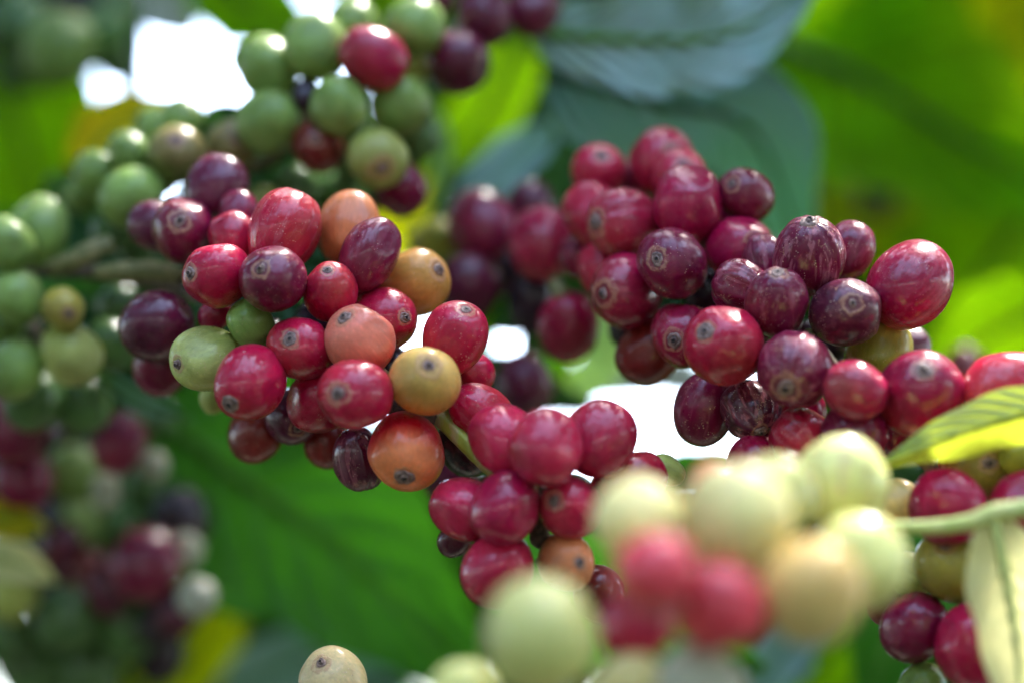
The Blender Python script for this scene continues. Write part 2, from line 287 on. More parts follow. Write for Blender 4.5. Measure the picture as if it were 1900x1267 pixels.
# x, y, r (photo px), length ratio, 'c' calyx px | 'h' hidden axis direction (dx dy, turned away), mm behind focus, colour, wear, streak, label
GROUPS = {
'A': ('coffee cherries of the centre cluster', '''
527 432 67 1.12 h .35 -.9 9 B .45 .4|large crimson cherry with mottled pink highlights, topping the centre cluster
506 518 59 1.08 c 488 500 -1 D .7 0|dark red cherry facing out with a round ringed calyx, just below the largest one
405 512 58 1.05 c 356 508 1 B .35 0|bright red cherry at the left edge of the centre cluster, calyx seen side on
613 542 49 1.14 c 610 500 3 B .2 0|small coral red cherry with its grey calyx on top
685 473 53 1.28 h .45 -.85 6 D .35 .2|tilted dark crimson egg shaped cherry in front of the orange one
648 425 60 1.08 h .1 -.95 15 O .3 0|orange cherry at the top of the centre cluster, behind a dark crimson one
768 524 60 1.06 c 818 500 14 T .3 0|tan yellow cherry at the upper right of the centre cluster
713 593 57 1.12 c 755 590 6 B .3 0|crimson cherry with its calyx turned right, below the tan yellow one
842 630 58 1.18 c 866 573 1 B .9 0|tall crimson cherry sprinkled with white specks, calyx on top
670 632 60 1.04 c 640 588 -1 S .45 0|salmon pink cherry in the middle of the centre cluster
558 648 57 1.08 c 541 628 2 B .3 0|deep red cherry with a small round calyx, left of the salmon pink one
463 711 62 1.12 c 430 750 0 B .35 0|crimson cherry with its calyx at lower left, beside the olive green fruit
385 665 58 1.12 c 332 676 5 H .4 0|unripe olive green oval cherry at the left of the centre cluster
466 602 42 1.02 h .5 .6 4 G .2 0|small round green cherry tucked between red ones in the centre cluster
597 742 58 1.08 h -.5 .4 5 B .3 0|red cherry half hidden behind the one with the big ringed calyx
660 733 66 1.02 c 628 728 -3 B .5 0|glossy crimson cherry with a broad corky calyx ring, in front of the salmon pink one
789 706 61 1.08 c 797 676 -4 Y .3 0|golden yellow cherry with a small grey calyx, nearest the camera in the centre cluster
755 834 66 1.10 c 752 884 -2 Q .55 .1|large orange cherry blushed red above, calyx pointing down
667 850 47 1.18 h .2 .95 4 U .45 .5|dark purple upright cherry hanging left of the large orange one
542 771 49 1.06 c 557 794 6 U .45 0|dark purple cherry with a dark calyx, in the lower shade of the centre cluster
474 805 49 1.05 h -.4 .7 11 I .6 0|dull brick red cherry at the lowest left of the centre cluster
606 822 42 1.05 h 0 .9 14 I .4 0|dull brick cherry mostly hidden under the centre cluster
874 690 37 1.10 h .6 .5 8 B .3 0|red cherry peeping out at the right behind the white specked one
893 768 50 1.26 h .75 .6 5 B .5 .4|crimson cherry slanting down right beside the yellow green stem
862 828 46 1.20 h .6 .7 8 K .3 .2|blackish cherry in shade beneath the yellow green stem
342 430 58 1.05 c 340 412 23 D .35 0|blurred dark red cherry with a dim calyx, left of the centre cluster top
287 420 44 1.15 h -.6 -.4 27 U .2 0|blurred purple cherry at the far left behind a dark red one
401 349 53 1.08 h .3 -.8 25 U .2 0|blurred purple red cherry standing above the centre cluster's left shoulder
443 395 38 1.05 h 0 -.9 22 D .2 0|dim red cherry peeping between a purple cherry and the largest crimson one
431 440 42 1.05 h -.3 -.8 14 P .4 0|mottled pink red cherry behind the left shoulder of the largest one
398 585 28 1.10 h -.6 .5 13 R .2 0|sliver of red cherry above the olive green oval one
292 605 63 1.02 h -.5 .3 21 U .25 0|large dull purple black cherry at the left of the centre cluster
298 682 48 1.05 h -.1 .8 26 D .2 0|blurred dark red cherry beneath the purple black one
394 738 25 1.10 h 0 .8 20 H .1 0|small blurred green cherry under the olive green oval one
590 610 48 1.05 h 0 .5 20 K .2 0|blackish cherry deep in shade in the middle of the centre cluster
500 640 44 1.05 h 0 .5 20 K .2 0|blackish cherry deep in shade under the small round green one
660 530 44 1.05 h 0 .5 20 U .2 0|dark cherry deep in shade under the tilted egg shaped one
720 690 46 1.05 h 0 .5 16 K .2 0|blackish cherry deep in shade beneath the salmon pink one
618 1268 62 1.05 c 598 1222 2 F 1 0|tan scurfy cherry poking up from the bottom edge of the photo
'''),
'B': ('red coffee cherries of the lower middle cluster', '''
938 817 61 1.06 h -.4 -.6 -10 P .15 0|softly blurred red cherry at the left of the top row of the lower middle cluster
1012 828 64 1.03 h .1 -.6 -16 P .15 0|red cherry in the middle of the lower middle cluster's top row
1112 814 61 1.12 h .35 -.85 -10 P .15 0|red cherry upright at the right end of the lower middle cluster's top row
862 943 58 1.04 h -.7 -.3 -9 P .15 0|red cherry at the far left of the lower middle cluster
939 940 62 1.04 h .2 -.5 -14 R .2 0|dark red cherry in the second row, in front of the far left one
1058 940 55 1.05 c 1025 926 -12 P .25 0|small red cherry with a brown ringed calyx, above the tan one
1168 893 50 1.40 h .9 -.3 -8 B .2 0|bright crimson cherry lying sideways behind the pale foreground fruit
924 1056 65 1.02 h -.4 .6 -12 P .15 0|red cherry lowest left in the lower middle cluster, above the pale foreground ball
1047 1043 50 1.10 c 1075 1040 -12 O .25 0|tan orange cherry with its grey ringed calyx facing right
1112 1100 46 1.10 h .3 .8 -3 I .15 0|dim red cherry in shade right of the tan orange one
846 1000 32 1.05 h -.4 .5 6 U .1 0|dim purple cherry behind the far left of the lower middle cluster
1238 872 26 1.30 h .6 .3 -5 H .1 0|small green fruit tip behind the sideways crimson cherry
'''),
'C': ('blurred red coffee cherries of the cluster behind', '''
1226 302 60 1.05 c 1245 285 39 P .3 0|topmost red cherry of the rear cluster, in front of the dark glossy leaf
1111 320 49 1.06 c 1115 290 44 P .25 0|small blurred red cherry at the upper left of the rear cluster
1260 332 51 1.04 c 1265 312 27 P .9 0|scurfy pink topped cherry in the rear cluster, behind the big red one
1275 382 65 1.02 h .1 -.6 20 R .35 0|big glossy red cherry in the middle top of the rear cluster
1384 363 49 1.06 c 1354 343 23 D .35 0|brownish red cherry alone at the rear cluster's upper right
1106 402 56 1.15 h -.5 -.6 35 P .2 0|blurred red cherry at the rear cluster's left edge, behind the streaky pink one
1157 413 62 1.02 c 1100 414 21 P .75 .5|pink streaked cherry left of the big glossy one in the rear cluster
1249 489 62 1.05 c 1215 482 13 D .8 0|dark scurfy red cherry with a small grey calyx at left, middle of the rear cluster
1371 461 59 1.02 c 1402 446 16 R .35 0|red cherry with its calyx at upper right, right side of the rear cluster
1163 541 63 1.06 c 1115 546 15 R .3 0|red cherry with a brown calyx facing left, lower left of the rear cluster
1268 620 58 1.10 c 1246 632 13 R .4 0|red cherry with a large brown calyx, touching the right hand cluster from behind
1203 655 56 1.02 h -.5 .6 21 I .3 0|dull red cherry in shade at the bottom of the rear cluster
1118 500 45 1.05 h -.4 -.5 30 P .5 0|pinkish scurfy cherry wedged at the left behind the rear cluster
1006 454 61 1.05 h -.1 .2 54 R .2 0|round blurred red cherry standing alone left of the rear cluster
892 420 57 1.12 h -.2 -.6 68 D .15 0|blurred purple red cherry right of the tan yellow one
868 532 58 1.02 h -.4 .4 63 U .15 0|dim purple cherry behind the white specked one
1055 607 54 1.14 h -.1 .8 45 R .2 0|red pear shaped cherry hanging below a pinkish stalk
985 383 42 1.05 h 0 -.8 74 U .1 0|dim purple cherry tip above the round blurred red one
985 563 46 1.15 h 0 .8 62 K .1 0|blackish cherry left of the pear shaped one
972 713 56 1.02 h 0 .6 66 U .15 0|blurred purple black cherry in the gap right of the centre cluster
806 447 38 1.15 h -.8 .2 78 V .1 0|blurred olive cherry behind the tan yellow one
1075 475 36 1.05 h 0 0 42 D .1 0|dim red cherry between the round blurred one and the rear cluster
835 885 52 1.05 h 0 .5 46 U .1 0|dim purple cherry behind the large orange one
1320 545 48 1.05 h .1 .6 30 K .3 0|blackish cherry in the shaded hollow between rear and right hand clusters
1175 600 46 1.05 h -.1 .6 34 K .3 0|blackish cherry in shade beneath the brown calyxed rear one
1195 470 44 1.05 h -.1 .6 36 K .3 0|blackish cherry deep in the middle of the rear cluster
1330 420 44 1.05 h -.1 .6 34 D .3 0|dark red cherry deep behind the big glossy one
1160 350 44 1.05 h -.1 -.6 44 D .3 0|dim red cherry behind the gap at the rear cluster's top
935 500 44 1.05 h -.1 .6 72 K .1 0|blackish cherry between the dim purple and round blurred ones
'''),
'D': ('coffee cherries of the right hand cluster', '''
1500 475 65 1.10 c 1498 408 1 D .9 .8|tall streaky dark red cherry with its calyx on top, crown of the right hand cluster
1573 468 48 1.08 h .3 -.8 10 D .6 .3|streaky pink red cherry behind the crown of the right hand cluster
1687 530 74 1.10 h .6 -.62 3 R .3 .25|largest glossy crimson cherry, jutting out to the upper right against bright green
1571 580 63 1.10 c 1575 563 -2 U 1 .2|purple cherry with a cracked brown scar round its calyx
1442 560 56 1.12 c 1440 504 -1 D .7 .5|dark red cherry with a knobbly calyx on top, left of the scarred purple one
1377 535 50 1.04 h -.6 -.3 6 D .5 .7|streaky dark pink cherry at the left behind the knobbly topped one
1420 484 42 1.10 h -.2 -.9 12 D .5 .6|dull pink cherry tucked between the crown and the rear cluster
1346 643 70 1.04 c 1303 614 -3 B .35 0|bright red smooth cherry with its calyx at upper left
1477 681 68 1.02 c 1452 720 -4 D .85 .8|wrinkled dark red cherry with its calyx at lower left, centre of the right hand cluster
1307 757 56 1.16 h -.2 .8 3 D 1 .25|dark red cherry with yellow specks at the lower left of the right hand cluster
1391 761 51 1.10 c 1409 801 1 U .8 1|small shrivelled purple cherry with dark streaks and a low calyx
1632 655 62 1.02 h .2 -.5 10 V .35 0|olive yellow unripe cherry tucked under the scarred purple one
1680 650 42 1.10 h .6 -.5 17 U .4 0|dark purple cherry sliver behind the olive yellow one
1587 724 54 1.04 h -.6 -.2 -13 R .3 0|softly blurred pink red cherry, left neighbour of the big round one
1708 728 77 1.00 c 1705 684 -12 R .4 0|big round blurred red cherry with a pale calyx ring, above the foreground leaf
1586 812 59 1.02 h 0 -.5 -8 D .3 0|dark crimson cherry right behind the pale ribbed foreground fruit
1488 816 56 1.02 h -.3 -.3 -6 B .45 .6|red cherry with pale stripes, lower middle of the right hand cluster
1398 862 49 1.05 h -.2 .7 -1 R .4 .3|red cherry at the bottom of the right hand cluster, under the shrivelled purple one
1492 762 42 1.05 h 0 .6 8 R .3 0|shaded red cherry in the gap beneath the wrinkled one
1440 795 44 1.05 h -.2 .7 9 D .3 0|dark red cherry in shade between the shrivelled purple one and the striped one
1540 860 44 1.05 h .2 .6 1 D .3 0|dark red cherry low in the right hand cluster, just above the pale ribbed fruit
1450 900 44 1.05 h -.2 .7 2 R .3 0|red cherry at the very bottom of the right hand cluster, half lost behind pale fruit
1660 800 46 1.05 h .3 .6 2 D .3 0|shaded dark cherry under the big round blurred one
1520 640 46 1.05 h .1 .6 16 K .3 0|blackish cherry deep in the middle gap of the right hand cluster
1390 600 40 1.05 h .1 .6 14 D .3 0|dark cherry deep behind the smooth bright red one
'''),
'E': ('coffee cherries of the cluster at the right edge', '''
1868 727 72 1.15 h .8 -.5 -12 B .2 .2|pink red cherry at the right edge above the foreground leaf
1808 862 62 1.05 c 1828 856 -8 J .3 0|brownish olive cherry with a dark calyx under the foreground leaf
1757 938 68 1.00 h .1 .3 -18 R .2 0|round crimson cherry under the foreground leaf at right
1667 937 44 1.05 h -.4 -.4 -13 Z .3 0|yellow orange cherry left of the round crimson one under the leaf
1898 935 60 1.05 h .4 -.3 -16 R .2 0|red cherry cut by the right edge, above the leaf stem
1768 1053 64 1.12 c 1745 1005 -11 V .35 0|olive cherry turning orange with a small dark calyx, under the leaf stem
1690 1066 38 1.10 h -.5 -.3 -6 H .1 0|small green cherry at the left of the olive orange one
1696 1164 60 1.06 h -.2 .4 -12 D .2 0|dark crimson cherry hanging at lower right
1652 1122 38 1.10 h -.5 0 -5 I .1 0|dim brick red cherry behind the hanging dark crimson one
1812 1198 74 1.04 h .2 .5 -17 R .2 0|large red cherry at the bottom right beside the pale yellow leaf
1712 1278 46 1.05 h 0 .3 -10 G .1 0|pale green cherry at the bottom right edge
1898 850 40 1.10 h .6 0 -9 V .1 0|olive cherry at the right edge under the foreground leaf
1777 853 38 1.05 h 0 -.5 -2 R .1 0|small red cherry directly beneath the foreground leaf
1880 975 40 1.05 h 0 .5 -8 D .1 0|dark red cherry behind the leaf stem at the right edge
'''),
'F': ('pale out of focus coffee cherries in the foreground', '''
1000 1180 104 1.00 h -.1 -.3 -128 W .1 0|huge pale green blurred ball at the bottom centre, nearest the camera
1193 972 84 1.02 h -.4 -.4 -108 X .1 0|pale cream green blurred cherry at the left end of the foreground row
1368 962 94 1.00 h 0 -.5 -112 X .1 0|pale yellow blurred cherry in the middle of the foreground row
1440 922 70 1.00 h .2 -.5 -92 W .1 0|pale green blurred cherry behind the pale yellow one
1560 893 80 1.06 h .1 -.9 -58 W .2 .5|pale green ribbed cherry standing tallest in the foreground row
1221 1060 73 1.00 h -.3 .2 -128 L .1 0|pink red blurred cherry under the left end of the foreground row
1338 1124 80 1.00 h 0 .3 -126 L .1 0|pink red blurred cherry at the centre of the foreground
1180 1158 64 1.08 h -.3 .6 -104 P .1 0|dim mauve red blurred cherry in the foreground shade
1506 1096 92 1.02 h 0 .5 -120 Z .1 0|peach yellow blurred cherry right of the pink red ones
1594 1040 82 1.00 h .5 -.3 -86 W .1 0|pale green blurred cherry at the right end of the foreground
1328 905 48 1.00 h -.3 -.7 -88 Q .1 0|orange red blurred cherry peeping above the pale yellow one
1300 1275 72 1.10 h .6 .4 -112 C .1 0|cream blurred cherry at the bottom edge under the pink red one
1168 1285 66 1.10 h -.6 .5 -108 X .1 0|pale yellow blurred cherry at the bottom edge beside the huge pale ball
855 1290 62 1.05 h -.6 .5 -100 W .1 0|pale green blurred cherry at the bottom edge left of the huge pale ball
'''),
'G': ('blurred coffee cherries of the green cluster at upper left', '''
690 108 57 1.10 h .3 .2 44 R .1 0|blurred bright red cherry high among green ones
583 88 54 1.10 h 0 -.6 50 G .1 0|blurred green cherry left of the high bright red one
652 50 46 1.05 h .2 -.8 60 G .1 0|blurred green cherry behind the top of the green cluster
770 50 52 1.05 h .5 -.5 56 G .1 0|blurred green cherry right of the high bright red one
497 128 56 1.10 h -.3 -.5 54 G .1 0|blurred green cherry at the left shoulder of the upper green cluster
497 224 54 1.05 h -.6 .3 50 G .1 0|blurred green cherry beside the white sky gap
628 196 50 1.06 h 0 .5 42 G .1 0|round green cherry directly under the high bright red one
743 197 54 1.03 h .5 .3 47 G .1 0|blurred green cherry below right of the high bright red one
589 274 46 1.05 c 588 262 42 I .3 0|brick red cherry with a dark calyx at the bottom of the upper green cluster
700 293 55 1.06 c 712 318 40 M .2 0|olive cherry with a dim calyx, lowest of the upper green cluster
328 288 53 1.02 c 332 262 48 N .3 0|green cherry with a brownish red tip left of the sky gap
432 270 49 1.02 c 442 262 51 N .3 0|green cherry with a reddish brown calyx under the sky gap
336 226 40 1.05 h 0 -.9 58 G .1 0|green cherry poking up into the sky gap
240 287 40 1.05 h -.3 -.5 56 G .1 0|blurred green cherry under the yellow leaf
178 320 38 1.10 h -.6 -.3 60 G .1 0|blurred green cherry at the left end of the green row
243 366 56 1.05 h -.3 .2 45 G .1 0|blurred green cherry above the brown stalk at left
462 115 32 1.05 h -.5 -.4 64 G .1 0|small green cherry at the edge of the sky gap
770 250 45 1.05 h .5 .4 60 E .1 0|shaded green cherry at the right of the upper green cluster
850 116 56 1.03 h .2 .6 58 U .1 0|purple black cherry hanging right of the upper green cluster
897 32 52 1.03 h 0 -.5 62 U .1 0|purple black cherry near the top edge with a pinkish shine
990 18 48 1.03 h .4 -.5 66 U .1 0|purple red cherry at the top edge, rightmost of its dark trio
800 -8 42 1.03 h 0 -.5 70 U .1 0|purple black cherry cut by the top edge
773 128 26 1.03 h 0 0 58 H .1 0|tiny yellow green cherry between the high red one and a purple black one
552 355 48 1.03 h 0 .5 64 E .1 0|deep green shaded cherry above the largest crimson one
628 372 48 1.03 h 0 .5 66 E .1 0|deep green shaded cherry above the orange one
742 350 46 1.10 h .3 .7 52 D .1 0|blurred dark red cherry above right of the orange one
490 375 28 1.03 h 0 0 56 H .1 0|small pale green cherry left of the largest crimson one
566 178 26 1.20 h 0 -.6 48 K .1 0|tiny black bud among the green cherries
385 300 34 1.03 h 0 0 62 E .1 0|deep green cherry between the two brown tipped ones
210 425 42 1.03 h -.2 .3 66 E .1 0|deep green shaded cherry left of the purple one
290 245 42 1.05 h -.2 -.7 62 G .1 0|blurred green cherry between the yellow leaf and the sky gap
285 318 46 1.05 h 0 .5 58 G .1 0|shaded green cherry below the left brown tipped one
205 335 42 1.05 h -.4 .3 62 G .1 0|blurred green cherry tucked in the middle of the green row
155 362 34 1.05 h -.6 .5 66 G .1 0|small blurred green cherry at the lower left end of the green row
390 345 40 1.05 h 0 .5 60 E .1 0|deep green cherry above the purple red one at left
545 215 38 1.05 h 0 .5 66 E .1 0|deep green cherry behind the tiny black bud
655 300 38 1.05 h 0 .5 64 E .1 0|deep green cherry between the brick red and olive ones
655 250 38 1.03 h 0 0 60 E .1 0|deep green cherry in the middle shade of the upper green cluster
'''),
'H': ('blurred green coffee cherries at the left edge', '''
70 428 56 1.15 h .2 -.7 50 G .1 0|tall blurred green cherry at upper left below the lime leaf
12 452 48 1.10 h -.6 -.6 43 G .3 0|green cherry cut by the left edge beside the tall one
32 552 46 1.08 h -.2 .2 42 G .2 0|round green cherry at the left edge in the middle
116 573 39 1.05 c 134 584 38 V .4 0|small olive tan cherry with a brown calyx at left
131 656 54 1.03 h .3 .3 42 H .2 0|yellowish green cherry beneath the small olive tan one
28 684 54 1.05 h -.4 .4 46 G .1 0|green cherry at the left edge, lower of the edge pair
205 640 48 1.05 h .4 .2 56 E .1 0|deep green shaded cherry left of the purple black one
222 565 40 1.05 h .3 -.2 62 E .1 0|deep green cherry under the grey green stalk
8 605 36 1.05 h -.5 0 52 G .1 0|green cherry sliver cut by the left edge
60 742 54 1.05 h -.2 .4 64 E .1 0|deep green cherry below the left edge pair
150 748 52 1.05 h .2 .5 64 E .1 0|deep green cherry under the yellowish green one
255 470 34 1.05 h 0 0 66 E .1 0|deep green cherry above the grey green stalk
'''),
'I': ('very blurred coffee cherries at the lower left', '''
25 795 62 1.05 h -.2 0 104 D .1 0|very blurred dark red cherry at the left edge, upper of two
42 890 54 1.05 h -.2 0 118 D .1 0|very blurred dark red cherry at the left edge, lower of two
222 822 50 1.15 h .1 -.6 104 D .1 0|very blurred red cherry hanging left of the big green leaf
132 878 50 1.05 h 0 0 126 G .1 0|very blurred green cherry between dark red ones at lower left
268 1048 64 1.05 h 0 0 120 D .1 0|large mauve red blurred cherry at lower left
335 965 56 1.05 h 0 0 140 K .1 0|black purple blurred cherry at lower left
344 1022 32 1.00 h 0 0 124 C .1 0|round grey green blurred fruit at lower left
366 1108 36 1.00 h 0 0 116 C .1 0|round cream blurred fruit at lower left
328 1138 40 1.00 h 0 0 124 U .1 0|lavender blurred cherry beside the round cream one
196 912 26 1.30 h 0 .8 112 C .1 0|cream oval blurred fruit at lower left
288 864 24 1.10 h 0 .8 112 C .1 0|small pale blurred fruit touching the big green leaf
122 1148 60 1.05 h 0 0 132 E .1 0|very blurred grey green cherry low at left
236 1160 62 1.05 h 0 0 134 E .1 0|very blurred grey green cherry under the mauve red one
20 1100 50 1.05 h 0 0 124 H .1 0|very blurred pale green cherry under the yellow leaf
166 1058 38 1.10 h 0 0 136 I .1 0|dim brown red blurred cherry left of the mauve red one
100 1068 36 1.05 h 0 0 148 U .1 0|dim purple blurred cherry at lower left
10 1180 56 1.05 h 0 0 142 E .1 0|dark green blurred cherry near the bottom left corner
60 1240 56 1.05 h 0 0 150 E .1 0|dark green blurred cherry in the bottom left corner
165 1240 56 1.05 h 0 0 146 E .1 0|grey green blurred cherry at the bottom left edge
296 1215 50 1.05 h 0 0 150 K .1 0|black red blurred cherry low at left
225 985 44 1.05 h 0 0 146 E .1 0|dark green blurred cherry above the mauve red one
150 975 40 1.10 h 0 0 142 G .1 0|olive green blurred cherry right of the yellow leaf
108 955 34 1.05 h 0 0 152 K .1 0|blackish blurred cherry right of the yellow leaf
70 830 50 1.05 h 0 0 150 K .1 0|blackish blurred cherry between the two dark red edge ones
270 900 46 1.05 h 0 0 156 E .1 0|dark green blurred cherry beside the big green leaf
290 780 36 1.05 h 0 0 148 E .1 0|dark green blurred cherry beside the silvery leaf
180 1110 44 1.05 h 0 0 160 E .1 0|dark green blurred cherry in the lower left shade
205 1095 46 1.05 h 0 0 128 U .1 0|dark purple blurred cherry below left of the mauve red one
300 1160 44 1.05 h 0 0 132 K .1 0|blackish blurred cherry under the lavender one
110 1010 40 1.05 h 0 0 126 U .1 0|purple blurred cherry right of the pale cream leaf
'''),
'J': ('dim coffee cherries of the dark cluster at the top left corner', '''
110 92 66 1.05 h 0 0 150 G .1 0|very blurred green cherry in the middle of the top left corner
30 45 62 1.05 h 0 0 165 E .1 0|very blurred dark green cherry in the top left corner
190 60 48 1.05 h 0 0 170 E .1 0|very blurred dark green cherry near the sky gap
150 0 56 1.05 h 0 0 180 K .1 0|very blurred blackish cherry at the top left edge
50 120 50 1.05 h 0 0 180 E .1 0|very blurred dark green cherry low in the top left corner
225 10 40 1.05 h 0 0 170 E .1 0|very blurred green cherry at the top edge beside the sky gap
215 115 34 1.05 h 0 0 172 E .1 0|very blurred small green cherry left of the sky gap
1610 285 46 1.05 h 0 0 230 U .1 0|very blurred dark purple cherry under the big lime leaf
1630 365 34 1.10 h 0 0 225 K .1 0|very blurred blackish cherry under the big lime leaf
1560 310 34 1.10 h 0 0 205 K .1 0|very blurred dark brown cherry right of the dark glossy leaf
1790 690 40 1.20 h 0 0 120 I .1 0|dim brownish blurred cherry against lime leaves at right
'''),
}
